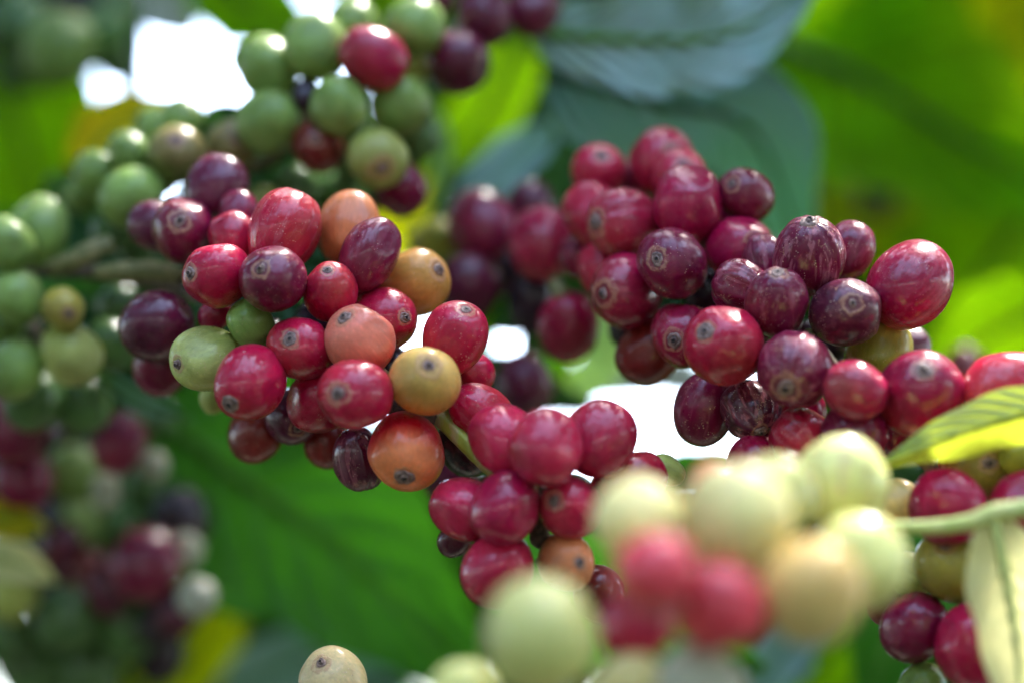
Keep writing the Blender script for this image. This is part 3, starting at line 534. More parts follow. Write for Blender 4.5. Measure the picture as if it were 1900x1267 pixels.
LEAVES = r'''
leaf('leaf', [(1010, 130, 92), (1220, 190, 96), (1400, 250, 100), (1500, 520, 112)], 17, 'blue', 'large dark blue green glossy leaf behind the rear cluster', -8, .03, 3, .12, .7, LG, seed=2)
leaf('leaf', [(980, 60, 80), (1180, 75, 78), (1360, 60, 78), (1540, -60, 82)], 11.5, 'sage', 'pale blue green leaf with a wavy edge overlapping the dark glossy one at the top', -12, .10, 3, .1, .8, LG, seed=3)
leaf('leaf', [(1440, 80, 175), (1600, 150, 170), (1760, 245, 165), (2050, 420, 160)], 34, 'bright', 'huge backlit lime green leaf with a dark midrib in the upper right corner', 38, .03, 3, .12, .75, LG, seed=4)
leaf('leaf', [(1580, -260, 210), (1600, -60, 205), (1610, 60, 200), (1640, 260, 190)], 26, 'bright', 'upright backlit lime leaf at the top right, behind the huge one', -38, .03, 3, .1, .8, LG, seed=5)
leaf('leaf', [(1960, 330, 200), (1850, 480, 195), (1740, 620, 190), (1600, 860, 185)], 27, 'bright', 'backlit green leaf below the huge one at the right', -35, .03, 3, .1, .8, LG, seed=6)
leaf('leaf', [(1480, 380, 230), (1600, 400, 225), (1750, 400, 220), (1960, 370, 215)], 17, 'lime', 'yellow green leaf glowing behind the jutting crimson cherry', 35, .02, 3, .1, .8, LG, seed=7)
leaf('leaf', [(1900, -120, 240), (1880, 40, 240), (1860, 200, 240), (1800, 420, 240)], 22, 'lime', 'yellow lime leaf at the right edge of the upper corner', -35, .02, 3, .1, .8, LG, seed=27)
leaf('leaf', [(250, 730, 120), (440, 880, 122), (660, 1040, 126), (930, 1330, 130)], 27, 'mid', 'large mid green leaf hanging diagonally below the centre cluster', 0, .03, 3, .14, .72, LG, seed=8)
leaf('leaf', [(-80, 60, 190), (20, 200, 190), (60, 330, 188), (130, 560, 186)], 25, 'bright', 'yellow green backlit leaf at the left edge below the dark corner', 38, .03, 2, .1, .8, LG, seed=9)
leaf('leaf', [(140, 330, 120), (190, 270, 118), (235, 225, 117), (320, 180, 116)], 9, 'yellow', 'bright yellow leaf beside the white sky gap', 25, .02, 2, .1, .8, LG, seed=10)
leaf('leaf', [(380, -80, 170), (440, 0, 168), (500, 40, 166), (600, 120, 164)], 14, 'bright', 'backlit green leaf above the upper green cluster', 36, .03, 2, .1, .8, LG, seed=11)
leaf('leaf', [(620, -60, 185), (680, 0, 182), (740, 10, 180), (830, -20, 178)], 10, 'bright', 'small backlit green leaf behind the top of the green cluster', 30, .03, 2, .1, .8, LG, seed=12)
leaf('leaf', [(960, 70, 140), (930, 150, 138), (880, 240, 136), (790, 330, 134)], 11, 'bright', 'backlit green leaf between the green cluster and the dark glossy leaf', -36, .03, 2, .1, .8, LG, seed=13)
leaf('leaf', [(795, 190, 96), (815, 250, 95), (818, 330, 94), (790, 430, 93)], 2.6, 'pale', 'narrow pale green leaf seen edge on right of the green cluster', 30, .03, 2, .1, .8, LG, seed=14)
leaf('leaf', [(760, 470, 150), (740, 430, 150), (760, 390, 150), (820, 330, 150)], 9, 'lime', 'yellow green leaf glowing right of the orange cherry', 30, .03, 2, .1, .8, LG, seed=15)
leaf('leaf', [(1030, 230, 120), (960, 290, 118), (900, 340, 116), (830, 390, 114)], 5.5, 'sage', 'pale blue green leaf slanting left of the rear cluster', -20, .04, 2, .1, .8, LG, seed=16)
leaf('leaf', [(1070, 180, 160), (1040, 280, 158), (1020, 380, 156), (980, 500, 154)], 13, 'shade', 'dark green leaf in shade left of the rear cluster', 0, .03, 2, .1, .8, LG, seed=17)
leaf('leaf', [(240, 1330, 180), (330, 1240, 178), (400, 1150, 176), (440, 1060, 174)], 12, 'lime', 'yellow lime leaf at the bottom left beside the round cream fruit', 34, .03, 2, .1, .8, LG, seed=18)
leaf('leaf', [(400, 1300, 150), (520, 1240, 148), (640, 1210, 146), (760, 1250, 144)], 9, 'sage', 'blue green glossy leaf along the bottom edge', -10, .03, 2, .1, .8, LG, seed=19)
leaf('leaf', [(-60, 965, 84), (0, 962, 84), (40, 968, 84), (90, 985, 84)], 4.5, 'yellow', 'small bright yellow leaf at the lower left edge', 20, .02, 2, .1, .8, LG, seed=20)
leaf('leaf', [(-60, 1030, 80), (0, 1035, 80), (50, 1050, 80), (105, 1080, 80)], 4.5, 'cream', 'pale cream leaf under the small bright yellow one', -5, .02, 2, .1, .8, LG, seed=21)
leaf('leaf', [(185, 690, 66), (235, 725, 66), (290, 752, 66), (355, 778, 67)], 2.2, 'sage', 'silvery blue leaf tip below the purple black cherry', -20, .03, 2, .1, .8, LG, seed=22)
leaf('leaf', [(290, 700, 130), (330, 730, 130), (370, 750, 130), (430, 780, 130)], 5, 'lime', 'small glowing lime leaf under the olive green oval cherry', 30, .02, 2, .1, .8, LG, seed=23)
leaf('leaf', [(1000, 730, 150), (1120, 700, 148), (1260, 700, 146), (1420, 760, 144)], 6.5, 'white', 'bleached pale leaf glowing with sky light left of the right hand cluster', 30, .06, 3, .1, .8, LG, seed=24)
leaf('leaf', [(1180, 900, 100), (1260, 868, 98), (1330, 872, 96), (1420, 900, 94)], 4.2, 'mid', 'small mid green leaf above the pale foreground cherries', 20, .03, 2, .1, .8, LG, seed=25)
leaf('leaf', [(980, 600, 150), (1020, 660, 148), (1040, 720, 146), (1090, 790, 144)], 6, 'bright', 'small yellow green leaf right of the bright sky gap', 30, .03, 2, .1, .8, LG, seed=26)
leaf('leaf', [(1140, 560, 130), (1130, 630, 128), (1100, 700, 126), (1050, 780, 124)], 6, 'pale', 'pale green leaf below the rear cluster', 10, .04, 2, .1, .8, LG, seed=28)
leaf('leaf', [(930, 520, 100), (920, 560, 100), (905, 620, 100), (900, 680, 100)], 2.6, 'bright', 'narrow green leaf edging the bright sky gap', 20, .02, 2, .1, .8, LG, seed=29)
leaf('leaf', [(1440, 1330, 150), (1520, 1230, 150), (1580, 1160, 150), (1680, 1080, 150)], 12, 'bright', 'backlit green leaf at the bottom right behind the foreground cherries', 34, .03, 2, .1, .8, LG, seed=30)
leaf('leaf', [(1380, 1300, 120), (1450, 1210, 120), (1470, 1180, 120), (1560, 1040, 120)], 7, 'sage', 'dull blue green leaf at the bottom, left of the backlit one', -10, .03, 2, .1, .8, LG, seed=31)
leaf('leaf', [(1640, 1000, 90), (1700, 1060, 90), (1660, 1150, 90), (1600, 1330, 90)], 14, 'mid', 'mid green leaf behind the hanging dark crimson cherry', 10, .03, 2, .1, .8, LG, seed=32)
leaf('leaf', [(1960, 560, 130), (1880, 600, 130), (1800, 650, 130), (1700, 760, 130)], 15, 'bright', 'green leaf behind the cherries at the right edge', 34, .03, 2, .1, .8, LG, seed=33)
leaf('leaf', [(2080, 700, -26), (1930, 758, -27), (1790, 800, -27), (1625, 868, -26)], 5.2, 'fresh', 'light green foreground leaf with a yellow underside and pointed tip at the right', 0, .06, 2, -.45, .9, None, seed=34, fold=True)
leaf('leaf', [(1842, 955, -38), (1870, 1080, -40), (1890, 1220, -42), (1900, 1420, -44)], 7.6, 'cream', 'pale yellow drooping leaf in the bottom right corner', 12, .06, 2, .15, .75, None, seed=35)
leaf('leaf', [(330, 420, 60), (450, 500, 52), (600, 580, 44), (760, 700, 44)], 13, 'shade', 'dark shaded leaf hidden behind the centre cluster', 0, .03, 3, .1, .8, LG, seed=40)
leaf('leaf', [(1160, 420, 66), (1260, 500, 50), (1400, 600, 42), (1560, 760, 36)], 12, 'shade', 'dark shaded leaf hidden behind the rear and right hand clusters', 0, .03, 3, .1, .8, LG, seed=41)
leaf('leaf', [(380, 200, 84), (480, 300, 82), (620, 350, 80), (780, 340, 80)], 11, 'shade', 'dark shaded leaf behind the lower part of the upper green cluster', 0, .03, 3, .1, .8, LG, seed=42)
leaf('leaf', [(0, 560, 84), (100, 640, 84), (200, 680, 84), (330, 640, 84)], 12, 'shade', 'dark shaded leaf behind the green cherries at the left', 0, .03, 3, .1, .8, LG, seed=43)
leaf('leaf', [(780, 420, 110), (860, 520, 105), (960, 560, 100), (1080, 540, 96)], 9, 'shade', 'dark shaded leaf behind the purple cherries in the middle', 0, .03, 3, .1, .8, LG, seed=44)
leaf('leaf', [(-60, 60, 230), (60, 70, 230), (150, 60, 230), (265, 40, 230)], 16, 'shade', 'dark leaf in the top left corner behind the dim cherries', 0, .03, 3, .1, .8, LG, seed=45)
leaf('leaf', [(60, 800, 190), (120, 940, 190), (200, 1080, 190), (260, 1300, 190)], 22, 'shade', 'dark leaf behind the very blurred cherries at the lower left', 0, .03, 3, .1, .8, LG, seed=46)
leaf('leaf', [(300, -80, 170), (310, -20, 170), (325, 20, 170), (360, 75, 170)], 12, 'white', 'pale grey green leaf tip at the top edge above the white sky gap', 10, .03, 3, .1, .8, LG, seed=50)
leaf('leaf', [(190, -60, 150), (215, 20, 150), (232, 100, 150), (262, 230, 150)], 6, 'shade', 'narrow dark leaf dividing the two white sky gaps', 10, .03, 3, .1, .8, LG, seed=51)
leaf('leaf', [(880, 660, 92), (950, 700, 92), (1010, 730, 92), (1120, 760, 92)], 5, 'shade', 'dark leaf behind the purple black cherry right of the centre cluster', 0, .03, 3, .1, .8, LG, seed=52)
leaf('leaf', [(980, 480, 110), (1000, 560, 110), (1010, 640, 110), (1000, 760, 110)], 4.5, 'mid', 'green leaf behind the pear shaped red cherry', 0, .03, 3, .1, .8, LG, seed=53)
leaf('leaf', [(820, 560, 100), (850, 620, 100), (880, 680, 100), (900, 780, 100)], 3.5, 'shade', 'dark narrow leaf behind the white specked cherry', 0, .03, 3, .1, .8, LG, seed=54)
leaf('leaf', [(900, 1010, 70), (1050, 1090, 70), (1200, 1150, 70), (1420, 1240, 70)], 14, 'mid', 'green leaf behind the huge pale blurred ball', 0, .03, 3, .1, .8, LG, seed=55)
leaf('leaf', [(-40, 400, 120), (20, 460, 120), (90, 500, 120), (220, 520, 120)], 9, 'mid', 'green leaf behind the left edge cherries', 0, .03, 3, .1, .8, LG, seed=56)
branch([(600, 1400, 10, 1.6), (612, 1350, 9, 1.5), (618, 1300, 8, 1.4)], M_BARK, 'twig below the tan scurfy cherry at the bottom edge', .06, seed=15)
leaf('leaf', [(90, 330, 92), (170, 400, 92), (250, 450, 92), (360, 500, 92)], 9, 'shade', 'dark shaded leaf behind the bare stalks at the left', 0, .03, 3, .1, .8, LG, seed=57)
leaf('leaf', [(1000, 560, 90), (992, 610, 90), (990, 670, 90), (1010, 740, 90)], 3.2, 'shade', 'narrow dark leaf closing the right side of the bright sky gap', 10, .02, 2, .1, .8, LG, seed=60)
branch([(1632, 975, -36, .9), (1720, 978, -37, 1.3), (1800, 968, -38, 1.5), (1850, 950, -38, 1.7), (1960, 935, -38, 1.6)], ML_STEM, 'light green leaf stem crossing the cherries at the right edge', .05, 'single short stalks', 13)
'''
# ---------------------------------------------------------------- read the table
fruit = []
for gk, (gname, txt) in GROUPS.items():
    for ln in txt.strip().splitlines():
        head, label = ln.split('|')
        q = head.split()
        f = dict(g=gk, gname=gname, x=float(q[0]), y=float(q[1]), r=float(q[2]) * (1.07 if gk == 'F' else 1.06), k=float(q[3]) + (.07 if gk in 'ABCD' else .03), m=q[4],
                 a=float(q[5]), b=float(q[6]), z=float(q[7]), col=q[8], wear=float(q[9]), st=float(q[10]), label=label)
        f['z'] *= {'F': .74, 'I': .76, 'J': .8}.get(gk, 1); f['z0'] = f['z']; fruit.append(f)
# let touching fruit settle along the line of sight until they no longer run into each other
nF = len(fruit)
def mm(f): 
    s = .1 * (600 + f['z']) / 600
    return (f['x'] - 950) * s, (f['y'] - 633.5) * s, f['r'] * s * (1 + (f['k'] - 1) * .4)
for it in range(160):
    pos = [mm(f) for f in fruit]
    for i in range(nF):
        for j in range(i + 1, nF):
            a, b = fruit[i], fruit[j]
            if abs(a['z'] - b['z']) > 25: continue
            dx = pos[i][0] - pos[j][0]; dy = pos[i][1] - pos[j][1]; rr = (pos[i][2] + pos[j][2]) * .93
            d2 = dx * dx + dy * dy
            if d2 >= rr * rr: continue
            need = math.sqrt(rr * rr - d2); cur = b['z'] - a['z']
            first = (a['z0'], i) < (b['z0'], j)
            if not first: cur = -cur
            if cur < need:
                p = (need - cur) * .25
                if first: a['z'] -= p; b['z'] += p
                else: a['z'] += p; b['z'] -= p
    for f in fruit: f['z'] += (f['z0'] - f['z']) * .03
print('settle max shift', max(abs(f['z'] - f['z0']) for f in fruit))

# ---------------------------------------------------------------- fruit builder
def sphere_dirs(nu, nv):
    vs = [(0, 0, 1)]
    for i in range(1, nv):
        t = math.pi * i / nv
        for j in range(nu):
            p = 2 * math.pi * j / nu
            vs.append((math.sin(t) * math.cos(p), math.sin(t) * math.sin(p), math.cos(t)))
    vs.append((0, 0, -1))
    fs = [(0, 1 + j, 1 + (j + 1) % nu) for j in range(nu)]
    for i in range(nv - 2):
        for j in range(nu):
            a = 1 + i * nu + j; b = 1 + i * nu + (j + 1) % nu
            fs.append((a, a + nu, b + nu, b))
    last = 1 + (nv - 1) * nu; s = last - nu
    fs += [(last, s + (j + 1) % nu, s + j) for j in range(nu)]
    return np.array(vs), fs
SPH = {n: sphere_dirs(*n) for n in ((96, 64), (56, 36), (36, 24))}

def calyx_mesh(a, apexz, seed, parent, rot):
    r_ = np.random.RandomState(seed)
    sc = r_.uniform(.55, 1.08)
    hz = r_.uniform(.6, 1.9); el = r_.uniform(.72, 1.0)
    prof = [(.27, -.035), (.245, .012), (.205, .030), (.165, .034), (.135, .022), (.115, .030), (.098, .055), (.07, .068), (.045, .060), (.028, .020), (.0, .010)]
    nu = 28; vs = []; fs = []
    ph = r_.uniform(0, 6.28, 4)
    for i, (rr, h) in enumerate(prof[:-1]):
        for j in range(nu):
            t = 2 * math.pi * j / nu
            wob = 1 + .07 * math.sin(2 * t + ph[0]) + .05 * math.sin(3 * t + ph[1]) + .04 * math.sin(7 * t + ph[2])
            hh = h + .010 * math.sin(5 * t + ph[3] + i) + .008 * math.sin(3 * t + i * 2)
            vs.append((rr * wob * math.cos(t) * a * sc, rr * wob * math.sin(t) * a * sc * el, apexz + (hh if hh < .012 else .012 + (hh - .012) * hz) * a))
    vs.append((0, 0, apexz + prof[-1][1] * a))
    n = len(prof) - 1
    for i in range(n - 1):
        for j in range(nu):
            fs.append((i * nu + j, i * nu + (j + 1) % nu, (i + 1) * nu + (j + 1) % nu, (i + 1) * nu + j))
    for j in range(nu): fs.append(((n - 1) * nu + j, (n - 1) * nu + (j + 1) % nu, n * nu))
    o = meshobj('calyx', vs, fs, M_CALYX, parent)
    pit = [max(0, min(1, (.085 * a * sc - math.hypot(v[0], v[1])) / (.03 * a * sc))) for v in vs]
    gr = [.55 if n_ * 1. // nu in (0, 4, 5) else 0 for n_ in range(len(vs))]
    setcol(o.data, 'pit', [(max(p, q * .7), 0, 0, 1) for p, q in zip(pit, gr)]); return o

def stalk_mesh(a, b, parent, seed):
    r_ = np.random.RandomState(seed); nu = 10; vs = []; fs = []
    bx, by = r_.uniform(-.15, .15, 2)
    rows = [(-.93, .20), (-1.02, .13), (-1.12, .11), (-1.25, .12), (-1.38, .17)]
    for i, (z, rr) in enumerate(rows):
        for j in range(nu):
            t = 2 * math.pi * j / nu
            vs.append((rr * a * math.cos(t) + bx * a * i * .2, rr * a * math.sin(t) + by * a * i * .2, z * b))
    for i in range(len(rows) - 1):
        for j in range(nu): fs.append((i * nu + (j + 1) % nu, i * nu + j, (i + 1) * nu + j, (i + 1) * nu + (j + 1) % nu))
    fs.append(tuple((len(rows) - 1) * nu + j for j in reversed(range(nu))))
    return meshobj('stalk', vs, fs, M_STALK, parent)

def build_fruit(i, f):
    d = D + f['z'] / 1000.; k = PX * d / D
    a = f['r'] * k; b = a * f['k']
    if f['m'] == 'c':
        vx = (f['a'] - f['x']) / (f['r'] * f['k']); vy = (f['b'] - f['y']) / (f['r'] * f['k'])
        s = math.hypot(vx, vy)
        if s > .97: vx *= .97 / s; vy *= .97 / s; s = .97
        ax = dirw(vx, vy, math.sqrt(1 - s * s))
    else:
        vx, vy = f['a'], f['b']; s = math.hypot(vx, vy)
        if s < .3: vx, vy = vx + .1, vy - .85; s = math.hypot(vx, vy)
        if s < .93: vx *= .93 / s; vy *= .93 / s; s = .93
        if s > .97: vx *= .97 / s; vy *= .97 / s; s = .97
        ax = dirw(vx, vy, -math.sqrt(1 - s * s))
    ctr = W(f['x'], f['y'], f['z'])
    rot = ax.to_track_quat('Z', 'Y').to_matrix() @ Matrix.Rotation(rng.uniform(0, 6.28), 3, 'Z')
    az = abs(f['z'])
    V, F = SPH[(96, 64) if az < 26 else (56, 36) if az < 75 else (36, 24)]
    seed = 1000 + i * 17
    r_ = np.random.RandomState(seed)
    sz = V[:, 2]; sr = np.hypot(V[:, 0], V[:, 1]) + 1e-9
    th = np.arctan2(V[:, 1], V[:, 0])
    bulge = sr ** .93
    ovl = r_.uniform(.015, .075); ph = r_.uniform(0, 6.28)
    lob = 1 + ovl * np.cos(2 * (th - ph)) * sr - .012 * np.exp(-((np.abs(((th - ph - math.pi / 2 + math.pi / 2) % math.pi) - math.pi / 2)) / .16) ** 2) * sr
    taper = 1 + r_.uniform(-.08, .11) * sz
    X = V[:, 0] / sr * bulge * lob * taper; Y = V[:, 1] / sr * bulge * lob * taper
    Z = np.sign(sz) * np.abs(sz) ** 1.03
    # flattened, slightly sunken ends
    Z = Z - .05 * np.exp(-(sr / .30) ** 2) * np.sign(sz)
    P = np.stack([X, Y, Z], 1)
    dsp = 1 + .022 * snoise(V, 2.0, seed + 1) + .009 * snoise(V, 6., seed + 2)
    if f['st'] > .3:                         # drying fruit: long wrinkles
        wv = snoise(np.stack([V[:, 0] / sr * 2.2, V[:, 1] / sr * 2.2, V[:, 2] * .4], 1), 3.2, seed + 3, 9)
        dsp += .075 * f['st'] * -np.abs(wv) * np.clip(sr * 1.4, 0, 1)
    P = P * dsp[:, None]
    for _q in range(4):                      # flats where neighbours have pressed
        fd = r_.normal(size=3); fd[2] *= .5; fd /= np.linalg.norm(fd)
        ex = P @ fd - r_.uniform(.86, .97)
        P = P - np.outer(.5 * (ex + np.sqrt(ex * ex + .002)) * .65, fd)
    P[:, 0] *= a; P[:, 1] *= a; P[:, 2] *= b
    vis = f['m'] == 'c'
    if vis or True:
        base_l = Vector((0, 0, -b))
        root_loc = ctr + rot @ base_l
    if vis:
        root = empty('coffee_cherry', root_loc, rot)
        o = meshobj('fruit_skin', P + np.array([0, 0, b]), F, M_SKIN, root)
        zc = P[0, 2] + b
        if vis:
            cz = zc if f['k'] < 9 else 0
            calyx_mesh(a, cz, seed + 5, root, rot)
        if vis:
            st = stalk_mesh(a, b, root, seed + 6)
            for v in st.data.vertices: v.co.z += b
        top = root
    else:
        o = meshobj('coffee_cherry', P, F, M_SKIN); o.matrix_world = Matrix.Translation(ctr) @ rot.to_4x4()
        top = o
    c1, c2 = (np.array(c) for c in CO[f['col']])
    t = np.clip((sz * 1.0 + .5) + .3 * snoise(V, 2.6, seed + 8), 0, 1)[:, None]
    if f['col'] == 'Q': t = np.clip(1.5 * sz - .15 + .25 * snoise(V, 2.6, seed + 8), 0, 1)[:, None]
    col = c1 * (1 - t) + c2 * t
    jit = 1 + r_.uniform(-.12, .12)
    n1 = snoise(V, 3.0, seed + 9)[:, None]; n2 = snoise(V, 7.5, seed + 10)[:, None]
    col = col * (1 + .16 * n1 + .08 * n2) * jit
    if f['col'] in 'RBPDUI':                 # under-ripe side: paler orange red or green brown
        ud = r_.normal(size=3); ud /= np.linalg.norm(ud)
        m = np.clip(V @ ud - .35 + .25 * snoise(V, 3, seed + 12), 0, 1)[:, None] * {'R': .45, 'B': .6, 'P': .4, 'D': .25, 'U': .15, 'I': .4}[f['col']]
        alt = np.array({'B': (.46, .05, .03), 'P': (.46, .07, .05)}.get(f['col'], (.24, .05, .025)))
        col = col * (1 - m) + alt * m
    rgba = np.concatenate([np.clip(col, .002, .8), np.ones((len(V), 1))], 1)
    setcol(o.data, 'skin', rgba)
    mk = np.ones((len(V), 4)); mk[:, 0] = np.where(sz > 0, sr * r_.uniform(.75, 1.25), 2.) if vis else 2.
    mk[:, 1] = f['wear']; mk[:, 2] = f['st']
    setcol(o.data, 'marks', mk)
    tag(top, f['label'], 'coffee cherry', f['gname'])
for i, f in enumerate(fruit): build_fruit(i, f)

# ---------------------------------------------------------------- branches
def tube(name, pts, mat, sides=14, ridges=0., parent=None, seed=3, sub=8, nodes=()):
    """pts: (world point, radius)"""
    P = [p for p, r in pts]; Rr = [r for p, r in pts]; path = []
    for i in range(len(P) - 1):
        p0 = P[max(i - 1, 0)]; p1 = P[i]; p2 = P[i + 1]; p3 = P[min(i + 2, len(P) - 1)]
        for s in range(sub):
            t = s / sub
            q = .5 * ((2 * p1) + (p2 - p0) * t + (2 * p0 - 5 * p1 + 4 * p2 - p3) * t * t + (3 * p1 - p0 - 3 * p2 + p3) * t ** 3)
            path.append((q, Rr[i] * (1 - t) + Rr[i + 1] * t))
    path.append((P[-1], Rr[-1]))
    r_ = random.Random(seed); vs = []; fs = []; up = Vector((0.1, 0.2, 1)).normalized()
    for i, (q, r) in enumerate(path):
        T = (path[min(i + 1, len(path) - 1)][0] - path[max(i - 1, 0)][0]).normalized()
        A = T.cross(up).normalized(); B = A.cross(T).normalized()
        for j in range(sides):
            t = 2 * math.pi * j / sides
            rr = r * (1 + ridges * (.6 * math.sin(4 * t + .3) + .4 * math.sin(7 * t + 1)) + .05 * r_.uniform(-1, 1))
            vs.append(q + A * (rr * math.cos(t)) + B * (rr * math.sin(t)))
    n = len(path)
    for i in range(n - 1):
        for j in range(sides):
            fs.append((i * sides + j, i * sides + (j + 1) % sides, (i + 1) * sides + (j + 1) % sides, (i + 1) * sides + j))
    fs.append(tuple(reversed(range(sides)))); fs.append(tuple((n - 1) * sides + j for j in range(sides)))
    o0 = vs[0].copy() if parent is None else None
    if parent is None:
        o = meshobj(name, [v - o0 for v in vs], fs, mat); o.location = o0
    else:
        inv = parent.matrix_world.inverted(); o = meshobj(name, [inv @ v for v in vs], fs, mat, parent)
    return o
def branch(pts, mat, label, ridges=.08, group='branches carrying the cherries', seed=3):
    o = tube('branch', [(W(x, y, z), r * .001) for x, y, z, r in pts], mat, 16, ridges, None, seed)
    return tag(o, label, 'branch', group)
branch([(-120, 470, 75, 1.6), (60, 500, 62, 1.7), (180, 505, 52, 1.8), (300, 525, 44, 1.7), (420, 570, 26, 1.6), (560, 640, 19, 1.5), (700, 710, 13, 1.5), (790, 752, 9, 1.5)],
       M_BARK, 'brown fruiting branch running from the left edge into the centre cluster', .06, seed=4)
branch([(786, 750, 8.5, 1.7), (830, 785, 3, 1.75), (875, 832, -1, 1.6), (925, 880, -3, 1.5), (1000, 930, -4, 1.5)],
       M_TWIG, 'yellow green ridged stem joining the centre and lower middle clusters', .13, seed=5)
branch([(700, 735, 4, 1.6), (730, 750, 2, 2.1), (765, 765, 2, 2.2), (800, 778, 4, 1.8)], M_BARK, 'knobbly brown node between the golden yellow and large orange cherries', .12, seed=16)
branch([(975, 870, 0, 1.4), (1000, 900, -7, 1.5), (1004, 950, -8, 1.7), (1003, 1000, -7, 1.8), (1040, 1010, -2, 1.6), (1090, 1030, 2, 1.4)], M_BARK, 'dark fruiting node between the berries of the lower middle cluster', .12, seed=17)
branch([(880, 450, 88, 1.5), (1010, 500, 72, 1.5), (1130, 470, 44, 1.5), (1230, 470, 34, 1.5), (1350, 560, 26, 1.5), (1480, 610, 16, 1.5), (1560, 700, 8, 1.5), (1660, 800, 4, 1.5), (1800, 960, 2, 1.5), (1800, 1150, 0, 1.5), (1790, 1400, 0, 1.5)],
       M_BARK, 'brown branch threading the rear and right hand clusters', .06, seed=7)
branch([(300, 420, 70, 1.5), (400, 330, 66, 1.4), (500, 300, 62, 1.4), (570, 220, 62, 1.4), (650, 150, 66, 1.4), (760, 110, 74, 1.4), (900, 60, 80, 1.4), (1050, -40, 90, 1.4)],
       M_BARK, 'thin brown branch through the upper green cluster', .06, seed=8)
branch([(60, 600, 70, 1.4), (100, 700, 80, 1.4), (150, 860, 130, 1.5), (200, 1000, 160, 1.5), (200, 1350, 170, 1.5)],
       M_BARK, 'dark twig descending through the lower left cherries', .06, seed=9)
branch([(96, 498, 46, 1.6), (130, 486, 44, 2.0), (170, 466, 43, 2.2), (208, 452, 44, 1.9)],
       M_STALK, 'short swollen green brown stalk at left, upper of two', .06, 'bare fruit stalks at left', 10)
branch([(180, 505, 43, 1.3), (230, 503, 40, 1.9), (290, 503, 38, 2.1), (335, 512, 36, 1.5)],
       M_STALK, 'short grey green stalk with a pale top, right of the swollen one', .06, 'bare fruit stalks at left', 11)
branch([(1030, 525, 44, 1.5), (1040, 545, 43, 1.8), (1048, 575, 44, 1.2)],
       M_STALK, 'pinkish tan stalk above the pear shaped red cherry', .05, 'bare fruit stalks at left', 12)['group'] = 'single short stalks'

# ---------------------------------------------------------------- leaves
def leaf(name, mid, hw, mat, label, roll=0., wave=.0, waves=4, cup=.0, fat=.8, group=None, droop=0., seed=1, n=64, m=22, rib=None, petiole=None, tipx=1.0, fold=False):
    """mid: control points (px, py, mm) base -> tip; hw: half width in mm; roll: degrees the blade is turned about its midrib"""
    P = [W(*q) for q in mid]
    path = []
    N_ = n
    segs = len(P) - 1
    for s in range(N_ + 1):
        u = s / N_ * segs; i = min(int(u), segs - 1); t = u - i
        p0 = P[i - 1] if i > 0 else 2 * P[0] - P[1]; p1 = P[i]; p2 = P[i + 1]; p3 = P[i + 2] if i + 2 < len(P) else 2 * P[-1] - P[-2]
        path.append(.5 * ((2 * p1) + (p2 - p0) * t + (2 * p0 - 5 * p1 + 4 * p2 - p3) * t * t + (3 * p1 - p0 - 3 * p2 + p3) * t ** 3))
    r_ = random.Random(seed); ph = [r_.uniform(0, 6.28) for _ in range(6)]
    vs = []; uv = []; fs = []; rr = R(roll); ribpts = []
    for s in range(N_ + 1):
        q = path[s]; T = (path[min(s + 1, N_)] - path[max(s - 1, 0)]).normalized()
        V = (CP - q).normalized()
        S0 = T.cross(V).normalized(); Nn = S0.cross(T).normalized()
        Sd = S0 * math.cos(rr) + Nn * math.sin(rr); Nd = Nn * math.cos(rr) - S0 * math.sin(rr)
        t = s / N_
        wd = hw * .001 * (math.sin(math.pi * min(1, t ** fat)) ** .72 if 0 < t < 1 else 0) * (1 - .25 * max(0, t - .75) / .25 * tipx)
        wd = max(wd, .0004)
        for j in range(m + 1):
            u = j / m * 2 - 1
            edge = abs(u) ** 2.2
            off = Nd * (wd * (cup * (abs(u) if fold else u * u)) + hw * .001 * wave * edge * (math.sin(waves * 6.28 * t + ph[0 if u > 0 else 1]) + .4 * math.sin(waves * 2.3 * 6.28 * t + ph[2 if u > 0 else 3])) * min(1, t * 5) * min(1, (1 - t) * 5))
            ribh = Nd * (.00005 * hw * math.cos(6.28 * (t * 9 - abs(u) * .5 * 5.5)) * min(1, abs(u) * 4) * (1 - abs(u) ** 4))
            wj = wd * (1 + .05 * math.sin(waves * 9 * t + ph[4] + (0 if u > 0 else 2)) * edge)
            vs.append(q + Sd * (u * wj) + off + ribh)
            uv.append((t, u * .5 + .5, r_.random(), 1))
        ribpts.append((q - Nd * .0003, q))
    for s in range(N_):
        for j in range(m):
            a = s * (m + 1) + j; fs.append((a, a + 1, a + m + 2, a + m + 1))
    root = empty(name, P[0])
    bpy.context.view_layer.update()
    lo = P[0]
    bl = meshobj('blade', [v - lo for v in vs], fs, ML[mat], root)
    setcol(bl.data, 'leafuv', uv)
    rb = tube('midrib', [(path[int(s)], ((.0005 + .00004 * hw) * (1 - s / N_) + .0003)) for s in np.linspace(0, N_ - 1, 12)], MRIB[rib or mat], 8, 0, root, seed, 2)
    if petiole:
        tube('petiole', [(W(*p), .0011) for p in petiole] + [(P[0], .0011)], MRIB[rib or mat], 8, 0, root, seed, 5)
    return tag(root, label, 'leaf', group)
def mrib(name, c):
    a = N(name); b = a.n('BsdfPrincipled'); P = a.coords(160.)
    a.l(a.mix(a.ramp(a.noise(P, 2., 3), .4, .6), c, tuple(q * .7 for q in c)), b.inputs['Base Color'])
    b.inputs['Roughness'].default_value = .8; b.inputs['Specular IOR Level'].default_value = .15; a.l(b.outputs[0], a.out.inputs[0]); return a.m
_rib_green = mrib('midrib_green', (.10, .24, .03)); _rib_dark = mrib('midrib_dark', (.012, .05, .006)); _rib_pale = mrib('midrib_pale', (.45, .50, .16))
